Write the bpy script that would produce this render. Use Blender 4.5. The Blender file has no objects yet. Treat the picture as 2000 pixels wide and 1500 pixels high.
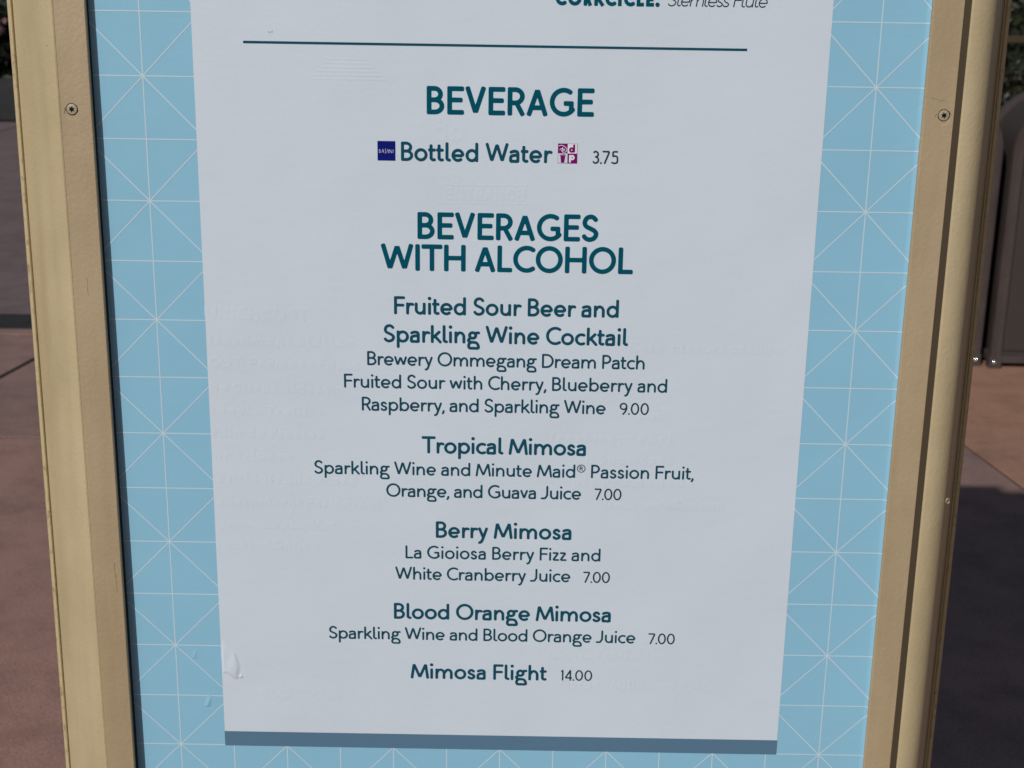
import bpy, math, random
import numpy as np
from mathutils import Vector, Matrix

random.seed(7)
rng = np.random.default_rng(11)
sc = bpy.context.scene
COL = sc.collection
PI = math.pi
R = math.radians

# ------------------------------------------------------------ camera, sky, sun, exposure
cam_data = bpy.data.cameras.new("camera")
cam = bpy.data.objects.new("camera", cam_data)
COL.objects.link(cam)
CAM_ROT = Matrix(((0.9998641879, -0.0163300290, 0.0022216707),
                  (0.0066515545, 0.2765250362, -0.9609836945),
                  (0.0150785440, 0.9608679589, 0.2765961009)))
cam.matrix_world = Matrix.Translation((0.0064874, -0.9700927, 1.5)) @ CAM_ROT.to_4x4()
cam_data.sensor_width = 36.0
cam_data.lens = 2700.0 / 2000.0 * 36.0
cam_data.clip_start = 0.02
cam_data.clip_end = 2000.0
cam_data.dof.use_dof = True
cam_data.dof.focus_distance = 1.0
cam_data.dof.aperture_fstop = 17.0
sc.camera = cam

SUN_K = 0.55                     # sideways per unit of depth
SUN_EL = R(33.4)
sun_az = math.atan2(-SUN_K, -1.0)         # direction towards the sun on the ground (atan2(x, y))
world = bpy.data.worlds.new("World")
sc.world = world
world.use_nodes = True
wn = world.node_tree
bg = wn.nodes["Background"]
sky = wn.nodes.new("ShaderNodeTexSky")
sky.sky_type = 'NISHITA'
sky.sun_disc = False
sky.sun_elevation = SUN_EL
sky.sun_rotation = sun_az
sky.air_density = 1.0
sky.dust_density = 1.0
wn.links.new(sky.outputs[0], bg.inputs[0])
bg.inputs[1].default_value = 0.05

sun_data = bpy.data.lights.new("sun", 'SUN')
sun_data.energy = 3.45
sun_data.angle = R(0.5)
sun_data.color = (1.0, 0.955, 0.89)
sun = bpy.data.objects.new("sun", sun_data)
COL.objects.link(sun)
to_sun = Vector((-SUN_K, -1.0, 0)).normalized() * math.cos(SUN_EL) + Vector((0, 0, math.sin(SUN_EL)))
sun.rotation_euler = to_sun.to_track_quat('Z', 'Y').to_euler()
sun.location = (-3, -6, 6)

sc.view_settings.view_transform = 'Standard'
sc.view_settings.look = 'None'
sc.view_settings.exposure = -0.25
sc.view_settings.gamma = 1.0
sc.view_settings.use_curve_mapping = False

# ------------------------------------------------------------ helpers
def link(name, me, mat=None, parent=None, smooth=False):
    o = bpy.data.objects.new(name, me)
    COL.objects.link(o)
    if mat is not None and len(me.materials) == 0:
        me.materials.append(mat)
    if parent is not None:
        o.parent = parent
    if smooth:
        me.polygons.foreach_set("use_smooth", [True] * len(me.polygons))
    return o

def mesh(name, verts, faces):
    me = bpy.data.meshes.new(name)
    me.from_pydata([tuple(v) for v in verts], [], faces)
    me.update()
    return me

class MB:
    def __init__(s): s.v = []; s.f = []
    def box(s, x0, x1, y0, y1, z0, z1):
        b = len(s.v)
        s.v += [(x, y, z) for z in (z0, z1) for y in (y0, y1) for x in (x0, x1)]
        for q in ((0, 2, 3, 1), (4, 5, 7, 6), (0, 1, 5, 4), (2, 6, 7, 3), (0, 4, 6, 2), (1, 3, 7, 5)):
            s.f.append([b + i for i in q])
        return s
    def hexa(s, p):                      # eight corners, same order as box
        b = len(s.v); s.v += list(p)
        for q in ((0, 2, 3, 1), (4, 5, 7, 6), (0, 1, 5, 4), (2, 6, 7, 3), (0, 4, 6, 2), (1, 3, 7, 5)):
            s.f.append([b + i for i in q])
        return s
    def loft(s, secs, closed=True, caps=True):   # list of equally long point rings
        b = len(s.v); n = len(secs[0])
        for r_ in secs: s.v += list(r_)
        for k in range(len(secs) - 1):
            for i in range(n if closed else n - 1):
                j = (i + 1) % n
                s.f.append([b + k * n + i, b + k * n + j, b + (k + 1) * n + j, b + (k + 1) * n + i])
        if caps and closed:
            s.f.append([b + i for i in range(n)][::-1])
            s.f.append([b + (len(secs) - 1) * n + i for i in range(n)])
        return s
    def build(s, name, mat, parent=None, smooth=False, bevel=0):
        o = link(name, mesh(name, s.v, s.f), mat, parent)
        import bmesh
        bm = bmesh.new(); bm.from_mesh(o.data)
        bmesh.ops.recalc_face_normals(bm, faces=bm.faces)
        if bevel:
            bmesh.ops.bevel(bm, geom=[e for e in bm.edges if e.calc_face_angle(0) > 0.5],
                            offset=bevel, segments=2, profile=0.5, affect='EDGES')
        if smooth:
            for f in bm.faces: f.smooth = True
            for e in bm.edges:
                if e.calc_face_angle(0) > R(38): e.smooth = False
        bm.to_mesh(o.data); bm.free()
        return o

def tag(o, label=None, cat=None, group=None, kind=None):
    if label: o["label"] = label
    if cat: o["category"] = cat
    if group: o["group"] = group
    if kind: o["kind"] = kind
    return o

def empty(name, loc=(0, 0, 0), rz=0.0):
    o = bpy.data.objects.new(name, None)
    o.location = loc
    o.rotation_euler = (0, 0, rz)
    o.empty_display_size = 0.1
    COL.objects.link(o)
    return o

def new_mat(name, color, rough=0.6, spec=0.5, metal=0.0):
    m = bpy.data.materials.new(name)
    m.use_nodes = True
    nt = m.node_tree
    b = nt.nodes["Principled BSDF"]
    b.inputs["Base Color"].default_value = (*color, 1)
    b.inputs["Roughness"].default_value = rough
    b.inputs["Specular IOR Level"].default_value = spec
    b.inputs["Metallic"].default_value = metal
    return m, nt, b

def noise(nt, scale, detail=4, rough=0.55, stretch=None, coord="Object", dist=0.0):
    tc = nt.nodes.new("ShaderNodeTexCoord")
    n = nt.nodes.new("ShaderNodeTexNoise")
    n.inputs["Scale"].default_value = scale
    n.inputs["Detail"].default_value = detail
    n.inputs["Roughness"].default_value = rough
    n.inputs["Distortion"].default_value = dist
    if stretch:
        mp = nt.nodes.new("ShaderNodeMapping")
        mp.inputs["Scale"].default_value = stretch
        nt.links.new(tc.outputs[coord], mp.inputs[0])
        nt.links.new(mp.outputs[0], n.inputs["Vector"])
    else:
        nt.links.new(tc.outputs[coord], n.inputs["Vector"])
    return n.outputs["Fac"]

def ramp(nt, fac, stops):
    r_ = nt.nodes.new("ShaderNodeValToRGB")
    e = r_.color_ramp.elements
    while len(e) < len(stops): e.new(0.5)
    for k, (p, c) in enumerate(stops):
        e[k].position = p
        e[k].color = (*c, 1) if len(c) == 3 else c
    nt.links.new(fac, r_.inputs[0])
    return r_.outputs[0]

def mix(nt, fac, a, b, mode='MIX'):
    m = nt.nodes.new("ShaderNodeMix")
    m.data_type = 'RGBA'
    m.blend_type = mode
    for s, v in ((m.inputs[0], fac), (m.inputs[6], a), (m.inputs[7], b)):
        if isinstance(v, (int, float)): s.default_value = v
        elif isinstance(v, tuple): s.default_value = (*v, 1)
        else: nt.links.new(v, s)
    return m.outputs[2]

def bump(nt, b, layers):
    prev = None
    for fac, strength, dist in layers:
        bp = nt.nodes.new("ShaderNodeBump")
        bp.inputs["Strength"].default_value = strength
        bp.inputs["Distance"].default_value = dist
        nt.links.new(fac, bp.inputs["Height"])
        if prev is not None: nt.links.new(prev, bp.inputs["Normal"])
        prev = bp.outputs[0]
    nt.links.new(prev, b.inputs["Normal"])

# ------------------------------------------------------------ materials
def vinyl(name, color, rough=0.42):
    m, nt, b = new_mat(name, color, rough, 0.42)
    mott = noise(nt, 9, 5, 0.6)
    c = mix(nt, 1.0, color, ramp(nt, mott, [(0.3, (0.965, 0.965, 0.97)), (0.72, (1, 1, 1))]), 'MULTIPLY')
    nt.links.new(c, b.inputs["Base Color"])
    weave = noise(nt, 900, 2, 0.5, (1, 1, 0.45))
    peel = noise(nt, 95, 3, 0.5, (0.5, 1, 1.4))
    wav = noise(nt, 7, 2, 0.5)
    bump(nt, b, [(wav, 0.7, 0.0040), (peel, 0.5, 0.00026), (weave, 0.7, 0.00010)])
    rr = ramp(nt, noise(nt, 30, 4, 0.6), [(0.3, (rough - 0.06,) * 3), (0.7, (rough + 0.1,) * 3)])
    nt.links.new(rr, b.inputs["Roughness"])
    return m

WHITE = (0.575, 0.668, 0.775)
M_white = vinyl("white vinyl", WHITE)
M_blue = vinyl("sky blue vinyl", (0.240, 0.500, 0.685))
M_slate = vinyl("slate blue vinyl", (0.085, 0.180, 0.280))
M_line, _, _ = new_mat("pale line print", (0.48, 0.63, 0.73), 0.45)
INK = lambda n, c, r_: new_mat(n, c, 0.65, 0.02)
M_head, _, _ = INK("teal ink", (0.001, 0.076, 0.122), 0.4)
M_sub, _, _ = INK("dark teal ink", (0.006, 0.070, 0.115), 0.4)
M_body, _, _ = INK("body ink", (0.008, 0.062, 0.100), 0.4)
M_price, _, _ = INK("price ink", (0.016, 0.048, 0.075), 0.4)
M_navy, _, _ = INK("navy ink", (0.006, 0.012, 0.165), 0.4)
M_plum, _, _ = INK("plum ink", (0.165, 0.006, 0.135), 0.4)
M_inkwhite, _, _ = new_mat("white ink", (0.72, 0.72, 0.80), 0.4)
M_inkgrey, _, _ = new_mat("grey ink", (0.30, 0.28, 0.33), 0.4)

def paint(name, color, dirt=0.5):
    m, nt, b = new_mat(name, color, 0.48, 0.45)
    streak = noise(nt, 26, 6, 0.62, (1, 1, 0.10))
    blot = noise(nt, 15, 5, 0.6)
    speck = noise(nt, 420, 2, 0.5)
    c = mix(nt, 1.0, color, ramp(nt, streak, [(0.30, (0.86, 0.83, 0.78)), (0.62, (1, 1, 1))]), 'MULTIPLY')
    c = mix(nt, dirt, c, ramp(nt, blot, [(0.30, (0.80, 0.79, 0.76)), (0.60, (1, 1, 1))]), 'MULTIPLY')
    c = mix(nt, ramp(nt, speck, [(0.745, (0, 0, 0)), (0.78, (1, 1, 1))]), c, tuple(v * 0.55 for v in color))
    scr = noise(nt, 60, 3, 0.5, (9, 1, 0.16), dist=1.4)
    c = mix(nt, ramp(nt, scr, [(0.765, (0, 0, 0)), (0.79, (0.6, 0.6, 0.6))]), c, tuple(v * 0.5 for v in color))
    nt.links.new(c, b.inputs["Base Color"])
    peel = noise(nt, 330, 3, 0.55)
    wav = noise(nt, 22, 3, 0.5, (1, 1, 0.3))
    bump(nt, b, [(wav, 0.5, 0.0012), (peel, 0.7, 0.00045)])
    return m
BEIGE = (0.485, 0.412, 0.262)
M_beige = paint("beige painted metal", BEIGE)
M_strip = paint("textured beige strip paint", (0.405, 0.325, 0.212))
M_edgegrime, nt, b = new_mat("grimy beige edge", (0.42, 0.34, 0.19), 0.7)
g1 = noise(nt, 260, 6, 0.75, (1, 1, 0.45))
nt.links.new(mix(nt, ramp(nt, g1, [(0.52, (0, 0, 0)), (0.66, (1, 1, 1))]), (0.46, 0.38, 0.22), (0.27, 0.21, 0.11)), b.inputs["Base Color"])
bump(nt, b, [(g1, 0.4, 0.00025)])
M_pale, _, _ = new_mat("chipped pale paint", (0.62, 0.54, 0.38), 0.5)
M_screw, _, _ = new_mat("painted screw head", (0.40, 0.35, 0.25), 0.4, 0.5, 0.2)
M_black, _, _ = new_mat("black recess", (0.008, 0.007, 0.006), 0.9, 0.1)
M_shade_crack, nt, b = new_mat("slot shade and crack brown", (0.062, 0.048, 0.030), 0.6, 0.2)  # brown paints the slot's shade; also colours the dark paint cracks
M_matteblack, _, _ = new_mat("matte black", (0.020, 0.018, 0.016), 0.8, 0.2)

def paving(name, a, bcol, darker=0.72):
    m, nt, b = new_mat(name, a, 0.88, 0.25)
    big = noise(nt, 0.9, 5, 0.6, coord="Object")
    mid = noise(nt, 6.5, 6, 0.68)
    fine = noise(nt, 170, 4, 0.7)
    c = mix(nt, ramp(nt, big, [(0.38, (0, 0, 0)), (0.62, (1, 1, 1))]), a, bcol)
    c = mix(nt, 1.0, c, ramp(nt, mid, [(0.28, (darker,) * 3), (0.55, (1, 1, 1)), (0.8, (1.12, 1.1, 1.08))]), 'MULTIPLY')
    c = mix(nt, 1.0, c, ramp(nt, fine, [(0.3, (0.62, 0.62, 0.62)), (0.7, (1.3, 1.3, 1.3))]), 'MULTIPLY')
    nt.links.new(c, b.inputs["Base Color"])
    bump(nt, b, [(mid, 0.3, 0.004), (fine, 0.7, 0.0015)])
    return m
M_slab = [paving("terracotta concrete", (0.385, 0.210, 0.132), (0.345, 0.196, 0.138)),
          paving("mauve concrete", (0.355, 0.203, 0.170), (0.315, 0.188, 0.160)),
          paving("brown grey concrete", (0.300, 0.190, 0.160), (0.250, 0.165, 0.148)),
          paving("grey mauve concrete", (0.185, 0.138, 0.140), (0.160, 0.120, 0.122))]
M_charcoal = paving("charcoal surface", (0.036, 0.036, 0.040), (0.030, 0.030, 0.033))
M_joint, _, _ = new_mat("dark joint", (0.030, 0.023, 0.019), 0.95, 0.1)
M_earth = paving("bare soil", (0.045, 0.033, 0.024), (0.03, 0.022, 0.016))

M_bin, nt, b = new_mat("brown coated steel", (0.060, 0.047, 0.046), 0.5, 0.35)
f_ = noise(nt, 14, 5, 0.6, (1, 1, 0.5))
nt.links.new(mix(nt, 1.0, (0.060, 0.047, 0.046), ramp(nt, f_, [(0.3, (0.8, 0.8, 0.8)), (0.7, (1.15, 1.12, 1.1))]), 'MULTIPLY'), b.inputs["Base Color"])
bump(nt, b, [(noise(nt, 240, 2, 0.5), 0.4, 0.0005)])
M_binpanel, _, _ = new_mat("dark brown panel", (0.045, 0.036, 0.035), 0.55, 0.3)
M_bolt, _, _ = new_mat("bright steel bolt", (0.75, 0.74, 0.72), 0.18, 0.5, 1.0)
M_bark, nt, b = new_mat("grey brown bark", (0.09, 0.065, 0.045), 0.9, 0.2)
bk = noise(nt, 9, 6, 0.7, (3, 3, 0.5))
nt.links.new(mix(nt, bk, (0.05, 0.036, 0.026), (0.15, 0.115, 0.085)), b.inputs["Base Color"])
bump(nt, b, [(bk, 1.0, 0.03)])
M_rail, _, _ = new_mat("ochre painted wood", (0.045, 0.028, 0.010), 0.6)

def leaf_mat(name, a, bcol, c3, sc_=9):
    m, nt, b = new_mat(name, a, 0.5, 0.35)
    n1 = noise(nt, sc_, 2, 0.5)
    c = ramp(nt, n1, [(0.34, a), (0.52, bcol), (0.70, c3)])
    nt.links.new(c, b.inputs["Base Color"])
    b.inputs["Subsurface Weight"].default_value = 0.0
    return m
M_leaf = leaf_mat("mixed shrub leaves", (0.008, 0.012, 0.006), (0.026, 0.031, 0.014), (0.050, 0.020, 0.015))
M_leafdark = leaf_mat("dark evergreen leaves", (0.006, 0.010, 0.005), (0.012, 0.019, 0.009), (0.024, 0.032, 0.014), 3)
M_flower, _, _ = new_mat("dusky pink petals", (0.20, 0.10, 0.12), 0.6)

# ------------------------------------------------------------ stroke lettering (a geometric alphabet drawn from pen strokes)
def arc(cx, cy, rx, ry, a0, a1, n=18):
    return [(cx + rx * math.cos(R(a0 + (a1 - a0) * i / n)), cy + ry * math.sin(R(a0 + (a1 - a0) * i / n))) for i in range(n + 1)]

def spl(pts, n=5):
    P = [np.array(p, float) for p in pts]
    P = [2 * P[0] - P[1]] + P + [2 * P[-1] - P[-2]]
    out = []
    for i in range(1, len(P) - 2):
        p0, p1, p2, p3 = P[i - 1:i + 3]
        for k in range(n):
            t = k / n
            out.append(tuple(0.5 * ((2 * p1) + (-p0 + p2) * t + (2 * p0 - 5 * p1 + 4 * p2 - p3) * t * t + (-p0 + 3 * p1 - 3 * p2 + p3) * t ** 3)))
    out.append(tuple(P[-2]))
    return out

XH = 0.665
def glyph(ch, w):
    """returns (strokes, ink width, left bearing class, right bearing class)"""
    h = w / 2; t = 1 - h; x = XH - h
    def ins(pts, W, H=1.0, y0=0.0):       # points 0..1 -> ink box inset by half the pen
        return [(h + px * (W - w), y0 + h + py * (H - w)) for px, py in pts]
    S, Rr, D = 's', 'r', 'd'
    if ch == 'A':
        return [[(h * .95, 0), (.39, t)], [(.39, t), (.78 - h * .95, 0)], [(.17, .29), (.61, .29)]], .78, D, D
    if ch == 'B':
        m = .515; W = .63
        return [[(h, 0), (h, 1)], [(h, t), (.28, t)] + arc(.28, (t + m) / 2, W - .05 - h - .28, (t - m) / 2, 80, -90, 14) + [(h, m)],
                [(h, m), (.29, m)] + arc(.29, (m + h) / 2, W - h - .29, (m - h) / 2, 80, -90, 14) + [(h, h)]], W, S, Rr
    if ch == 'C': return [arc(.5, .5, .5 - h, .5 - h + .008, 47, 313, 30)], .80, Rr, D
    if ch == 'D': return [[(h, 0), (h, 1)], [(h, t), (.30, t)] + arc(.30, .5, .80 - h - .30, .5 - h, 80, -80, 22) + [(.30, h), (h, h)]], .80, S, Rr
    if ch == 'E': return [[(h, 0), (h, 1)], [(h, t), (.60, t)], [(h, .52), (.55, .52)], [(h, h), (.60, h)]], .60, S, D
    if ch == 'F': return [[(h, 0), (h, 1)], [(h, t), (.59, t)], [(h, .51), (.55, .51)]], .59, S, D
    if ch == 'G':
        W = .86
        return [arc(.5, .5, .5 - h, .5 - h + .008, 48, 322, 30) + [(W - h, .20)], [(W - h, .16), (W - h, .54)], [(.50, .54 - h), (W - h, .54 - h)]], W, Rr, S
    if ch == 'H': return [[(h, 0), (h, 1)], [(.80 - h, 0), (.80 - h, 1)], [(h, .5), (.80 - h, .5)]], .80, S, S
    if ch == 'I': return [[(h, 0), (h, 1)]], w, S, S
    if ch == 'J': return [spl([(.0 + h * .4, .06), (.14, h), (.30, .09), (.50 - h, .30)]) + [(.50 - h, 1)]], .50, D, S
    if ch == 'K': return [[(h, 0), (h, 1)], [(h + .04, .45), (.60, 1)], [(.24, .58), (.66, 0)]], .68, S, D
    if ch == 'L': return [[(h, 0), (h, 1)], [(h, h), (.55, h)]], .55, S, D
    if ch == 'M': return [[(h, 0), (.20, 1 - h)], [(.20, 1 - h), (.54, .10)], [(.54, .10), (.88, 1 - h)], [(.88, 1 - h), (1.08 - h, 0)]], 1.08, D, D
    if ch == 'N': return [[(h, 0), (h, 1)], [(h, 1 - h), (.76 - h, h)], [(.76 - h, 0), (.76 - h, 1)]], .76, S, S
    if ch == 'O': return [arc(.5, .5, .5 - h, .5 - h + .008, 0, 360, 40)], 1.0, Rr, Rr
    if ch == 'P':
        m = .43; W = .61
        return [[(h, 0), (h, 1)], [(h, t), (.28, t)] + arc(.28, (t + m) / 2, W - h - .28, (t - m) / 2, 80, -90, 16) + [(h, m)]], W, S, Rr
    if ch == 'R':
        m = .45; W = .64
        return [[(h, 0), (h, 1)], [(h, t), (.28, t)] + arc(.28, (t + m) / 2, .61 - h - .28, (t - m) / 2, 80, -90, 16) + [(h, m)], [(.32, m), (W - h * .9, 0)]], W, S, D
    if ch == 'S': return [spl(ins([(.97, .86), (.76, .975), (.50, 1.01), (.20, .94), (.05, .75), (.17, .585), (.50, .49), (.86, .38), (1, .235), (.84, .06), (.48, -.01), (.18, .04), (0, .15)], .62))], .62, Rr, Rr
    if ch == 'T': return [[(0, t), (.77, t)], [(.385, 0), (.385, 1 - .01)]], .77, D, D
    if ch == 'U': return [[(h, 1), (h, .35)] + arc(.36, .35, .36 - h, .35 - h, 180, 360, 16) + [(.72 - h, 1)]], .72, S, S
    if ch == 'V': return [[(h * .95, 1), (.38, h)], [(.38, h), (.76 - h * .95, 1)]], .76, D, D
    if ch == 'W':
        W = 1.22
        return [[(h * .95, 1), (.34, h)], [(.34, h), (W / 2, t)], [(W / 2, t), (W - .34, h)], [(W - .34, h), (W - h * .95, 1)]], W, D, D
    if ch == 'Y': return [[(h * .9, 1), (.36, .44)], [(.36, .44), (.72 - h * .9, 1)], [(.36, .46), (.36, 0)]], .72, D, D
    if ch == 'a':
        W = .53; q = W - h
        return [spl([(.055 + h * .3, .80 * XH), (.16, XH - h * 1.25), (.29, x + .004), (.42, x - .03), (q, .68 * XH)]) + [(q, 0)],
                spl([(q, .375), (.30, .385), (.11, .33), (h, .20), (.09, .075), (.24, h - .005), (.40, .065), (q, .17)])], W, Rr, S
    if ch in 'bp':
        y0 = 0 if ch == 'b' else -.31; y1 = 1 if ch == 'b' else XH
        return [[(h, y0), (h, y1)], arc(.33, XH / 2, .33 - h, XH / 2 - h + .008, 0, 360, 30)], .66, S, Rr
    if ch in 'dq':
        y0 = 0 if ch == 'd' else -.31; y1 = 1 if ch == 'd' else XH
        return [[(.66 - h, y0), (.66 - h, y1)], arc(.33, XH / 2, .33 - h, XH / 2 - h + .008, 0, 360, 30)], .66, Rr, S
    if ch == 'c': return [arc(.35, XH / 2, .35 - h, XH / 2 - h + .008, 50, 310, 24)], .57, Rr, D
    if ch == 'e':
        return [arc(.335, XH / 2, .335 - h, XH / 2 - h + .008, -4, 318, 28), [(h, .315), (.67 - h, .315)]], .67, Rr, Rr
    if ch == 'f': return [[(.17, 0), (.17, .78)] + arc(.36, .78, .19, 1 - h - .78, 180, 80, 8), [(0, XH - h), (.36, XH - h)]], .40, D, D
    if ch == 'g':
        return [arc(.30, .455, .245 - h, .235 - h, 0, 360, 26), [(.42, XH - h * .9), (.70, XH - h * .75)],
                spl([(.16, .30), (.075, .19), (.12, .105), (.30, .075), (.50, .045), (.68 - h, -.10), (.60, -.25), (.36, -.335 + h), (.14, -.25), (h + .01, -.12), (.13, .01), (.22, .065)])], .70, Rr, D
    if ch == 'h': return [[(h, 0), (h, 1)], [(h, .36)] + arc(.31, XH - h - .24, .59 - h - .31, .245, 130, 0, 12) + [(.59 - h, 0)]], .59, S, S
    if ch == 'i': return [[(h, 0), (h, XH)], [(h, .90), (h, .9005)]], w, S, S
    if ch == 'k': return [[(h, 0), (h, 1)], [(h + .03, .28), (.50, XH)], [(.20, .40), (.56, 0)]], .575, S, D
    if ch == 'l': return [[(h, 1), (h, .17)] + arc(h + .14, .17, .14, .17 - h, 180, 262, 6) + [(.28, h + .01)]], .285, S, D
    if ch == 'm':
        W = 1.0; a = [(h, .36)] + arc(.29, XH - h - .22, .5 - .29, .225, 130, 0, 12) + [(.5, 0)]
        c = [(.5, .36)] + arc(.74, XH - h - .22, W - h - .74, .225, 130, 0, 12) + [(W - h, 0)]
        return [[(h, 0), (h, XH)], a, c], W, S, S
    if ch == 'n': return [[(h, 0), (h, XH)], [(h, .36)] + arc(.31, XH - h - .24, .59 - h - .31, .245, 130, 0, 12) + [(.59 - h, 0)]], .59, S, S
    if ch == 'o': return [arc(.345, XH / 2, .345 - h, XH / 2 - h + .008, 0, 360, 32)], .69, Rr, Rr
    if ch == 'r': return [[(h, 0), (h, XH)], spl([(h, .34), (h + .055, .50), (.24, XH - h - .01), (.39, XH - h - .035)])], .405, S, D
    if ch == 's': return [spl(ins([(.93, .84), (.70, .975), (.46, 1.015), (.17, .93), (.07, .75), (.20, .60), (.52, .50), (.87, .38), (.98, .24), (.84, .06), (.46, -.015), (.17, .04), (0, .16)], .475, XH))], .475, Rr, Rr
    if ch == 't': return [[(.155, .88), (.155, .18)] + arc(.155 + .14, .18, .14, .18 - h, 180, 268, 7) + [(.40, .10)], [(0, XH - h), (.40, XH - h)]], .42, D, D
    if ch == 'u': return [[(h, XH), (h, .28)] + arc(.29, .285, .29 - h, .285 - h, 180, 315, 12) + [(.585 - h, .26)], [(.585 - h, 0), (.585 - h, XH)]], .585, S, S
    if ch == 'v': return [[(h, XH), (.29, h)], [(.29, h), (.58 - h, XH)]], .58, D, D
    if ch == 'w': return [[(h, XH), (.245, h)], [(.245, h), (.45, x)], [(.45, x), (.655, h)], [(.655, h), (.90 - h, XH)]], .90, D, D
    if ch == 'x': return [[(h, XH), (.52 - h, 0)], [(h, 0), (.52 - h, XH)]], .52, D, D
    if ch == 'y': return [[(h, XH), (.31, .07)], [(.60 - h, XH), (.31, .02), (.245, -.15)] + [(.19, -.225), (.11, -.25), (.04, -.225)]], .60, D, D
    if ch == 'z': return [[(.02, x), (.49 - h, x)], [(.47 - h * .8, x), (h, h)], [(h, h), (.50, h)]], .51, D, D
    if ch == '0': return [arc(.335, .5, .335 - h, .5 - h + .006, 0, 360, 36)], .67, Rr, Rr
    if ch == '1': return [[(.06, .84), (.25 - h, t)], [(.25 - h, 1), (.25 - h, 0)]], .25, D, S
    if ch == '3': return [spl(ins([(.06, .90), (.38, 1.0), (.80, .92), (.93, .75), (.78, .59), (.40, .53)], .52)), spl(ins([(.40, .53), (.84, .46), (1, .27), (.86, .08), (.48, 0), (.18, .03), (0, .13)], .52))], .52, Rr, Rr
    if ch == '4': return [[(.47, 0), (.47, 1)], [(.45, t), (h, .26)], [(h * .8, .26), (.64, .26)]], .64, D, D
    if ch == '5': return [[(.50, t), (.07 + h, t)], [(.07 + h, t), (.06 + h, .57)], spl([(.06 + h, .57), (.26, .62), (.44, .55), (.54 - h, .32), (.44, .12), (.24, h), (.02, .13)])], .54, Rr, Rr
    if ch == '7': return [[(0, t), (.60 - h, t)], [(.60 - h * 1.1, t - .01), (.17, 0)]], .61, D, D
    if ch == '9': return [arc(.31, .69, .31 - h, .31 - h, 0, 360, 28), spl([(.62 - h, .66), (.58 - h * .6, .45), (.44, .22), (.25, 0)])], .62, Rr, Rr
    if ch == '.': return [[(h, h * 1.05), (h, h * 1.06)]], w, D, D
    if ch == ',': return [[(h * 1.9, h * 1.9), (h * 1.6, 0), (h * .4, -.17)]], w * 1.5, D, D
    if ch == '&': return [spl(ins([(1, .0), (.30, .70), (.30, .95), (.52, 1), (.70, .85), (.55, .62), (.1, .35), (.05, .12), (.35, 0), (.75, .1), (1, .5)], .7))], .7, Rr, D
    if ch == '®':
        s_ = .40; cx = .29; cy = .70
        inner = [[(cx - .09, cy - .14), (cx - .09, cy + .14)], [(cx - .09, cy + .14), (cx + .02, cy + .14), (cx + .09, cy + .07), (cx + .02, cy), (cx - .09, cy)], [(cx + .01, cy), (cx + .10, cy - .14)]]
        return [arc(cx, cy, .27, .27, 0, 360, 28)] + inner, .58, Rr, Rr
    raise KeyError(ch)

DOT = {'.': 1.2, 'i': 1.25, ',': 1.05}
def segs_of(ch, w, inline=None):
    st, W, a, b_ = glyph(ch, w)
    segs = []
    for p in st:
        ww = w
        if ch == '®': ww = 0.052
        if (ch in 'i.') and len(p) == 2 and abs(p[0][1] - p[1][1]) < .01: ww = w * DOT[ch]
        closed = math.dist(p[0], p[-1]) < 1e-6
        for i in range(len(p) - 1):
            if math.dist(p[i], p[i + 1]) < 1e-7: continue
            rs = (i == 0 and not closed) and ww == w
            re = (i == len(p) - 2 and not closed) and ww == w
            # a stroke that starts or ends on another stroke's centre line is simply round there
            segs.append((p[i], p[i + 1], ww / 2, rs, re))
    return segs, W, a, b_

def sdf(segs, X, Y, rnd=0.55, shear=0.0):
    X = X - shear * Y
    d = np.full(X.shape, 9.0)
    for (x0, y0), (x1, y1), hw, rs, re in segs:
        dx, dy = x1 - x0, y1 - y0
        L = math.hypot(dx, dy); dx /= L; dy /= L
        u = (X - x0) * dx + (Y - y0) * dy
        v = np.abs((X - x0) * dy - (Y - y0) * dx)
        r_ = hw * rnd
        def side(uu, butt):
            if butt:
                qx = v - (hw - r_); qy = uu + r_
                return np.hypot(np.maximum(qx, 0), np.maximum(qy, 0)) + np.minimum(np.maximum(qx, qy), 0) - r_
            return np.where(uu > 0, np.hypot(uu, v), v) - hw
        d = np.minimum(d, np.maximum(side(-u, rs), side(u - L, re)))
    return d

def fill_mesh(F, xs, ys):
    """polygons covering F<0 on a grid (marching squares, inner cells merged in runs)"""
    V = []; Fc = []
    ny, nx = F.shape
    ins = F < 0
    cid = {}
    def corner(i, j):
        k = (i, j)
        if k not in cid: cid[k] = len(V); V.append((xs[i], ys[j]))
        return cid[k]
    eid = {}
    def cut(i0, j0, i1, j1):
        k = (i0, j0, i1, j1)
        if k not in eid:
            a, b_ = F[j0, i0], F[j1, i1]
            t = a / (a - b_)
            eid[k] = len(V)
            V.append((xs[i0] + t * (xs[i1] - xs[i0]), ys[j0] + t * (ys[j1] - ys[j0])))
        return eid[k]
    for j in range(ny - 1):
        run = None
        for i in range(nx - 1):
            c = (ins[j, i], ins[j, i + 1], ins[j + 1, i + 1], ins[j + 1, i])
            if all(c):
                if run is None: run = i
                continue
            if run is not None:
                Fc.append([corner(run, j), corner(i, j), corner(i, j + 1), corner(run, j + 1)]); run = None
            if not any(c): continue
            pts = [(i, j), (i + 1, j), (i + 1, j + 1), (i, j + 1)]
            poly = []
            for k in range(4):
                p, q = pts[k], pts[(k + 1) % 4]
                if c[k]: poly.append(corner(*p))
                if c[k] != c[(k + 1) % 4]:
                    lo, hi = (p, q) if p < q else (q, p)
                    poly.append(cut(*lo, *hi))
            if len(poly) >= 3: Fc.append(poly)
    return V, Fc

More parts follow.
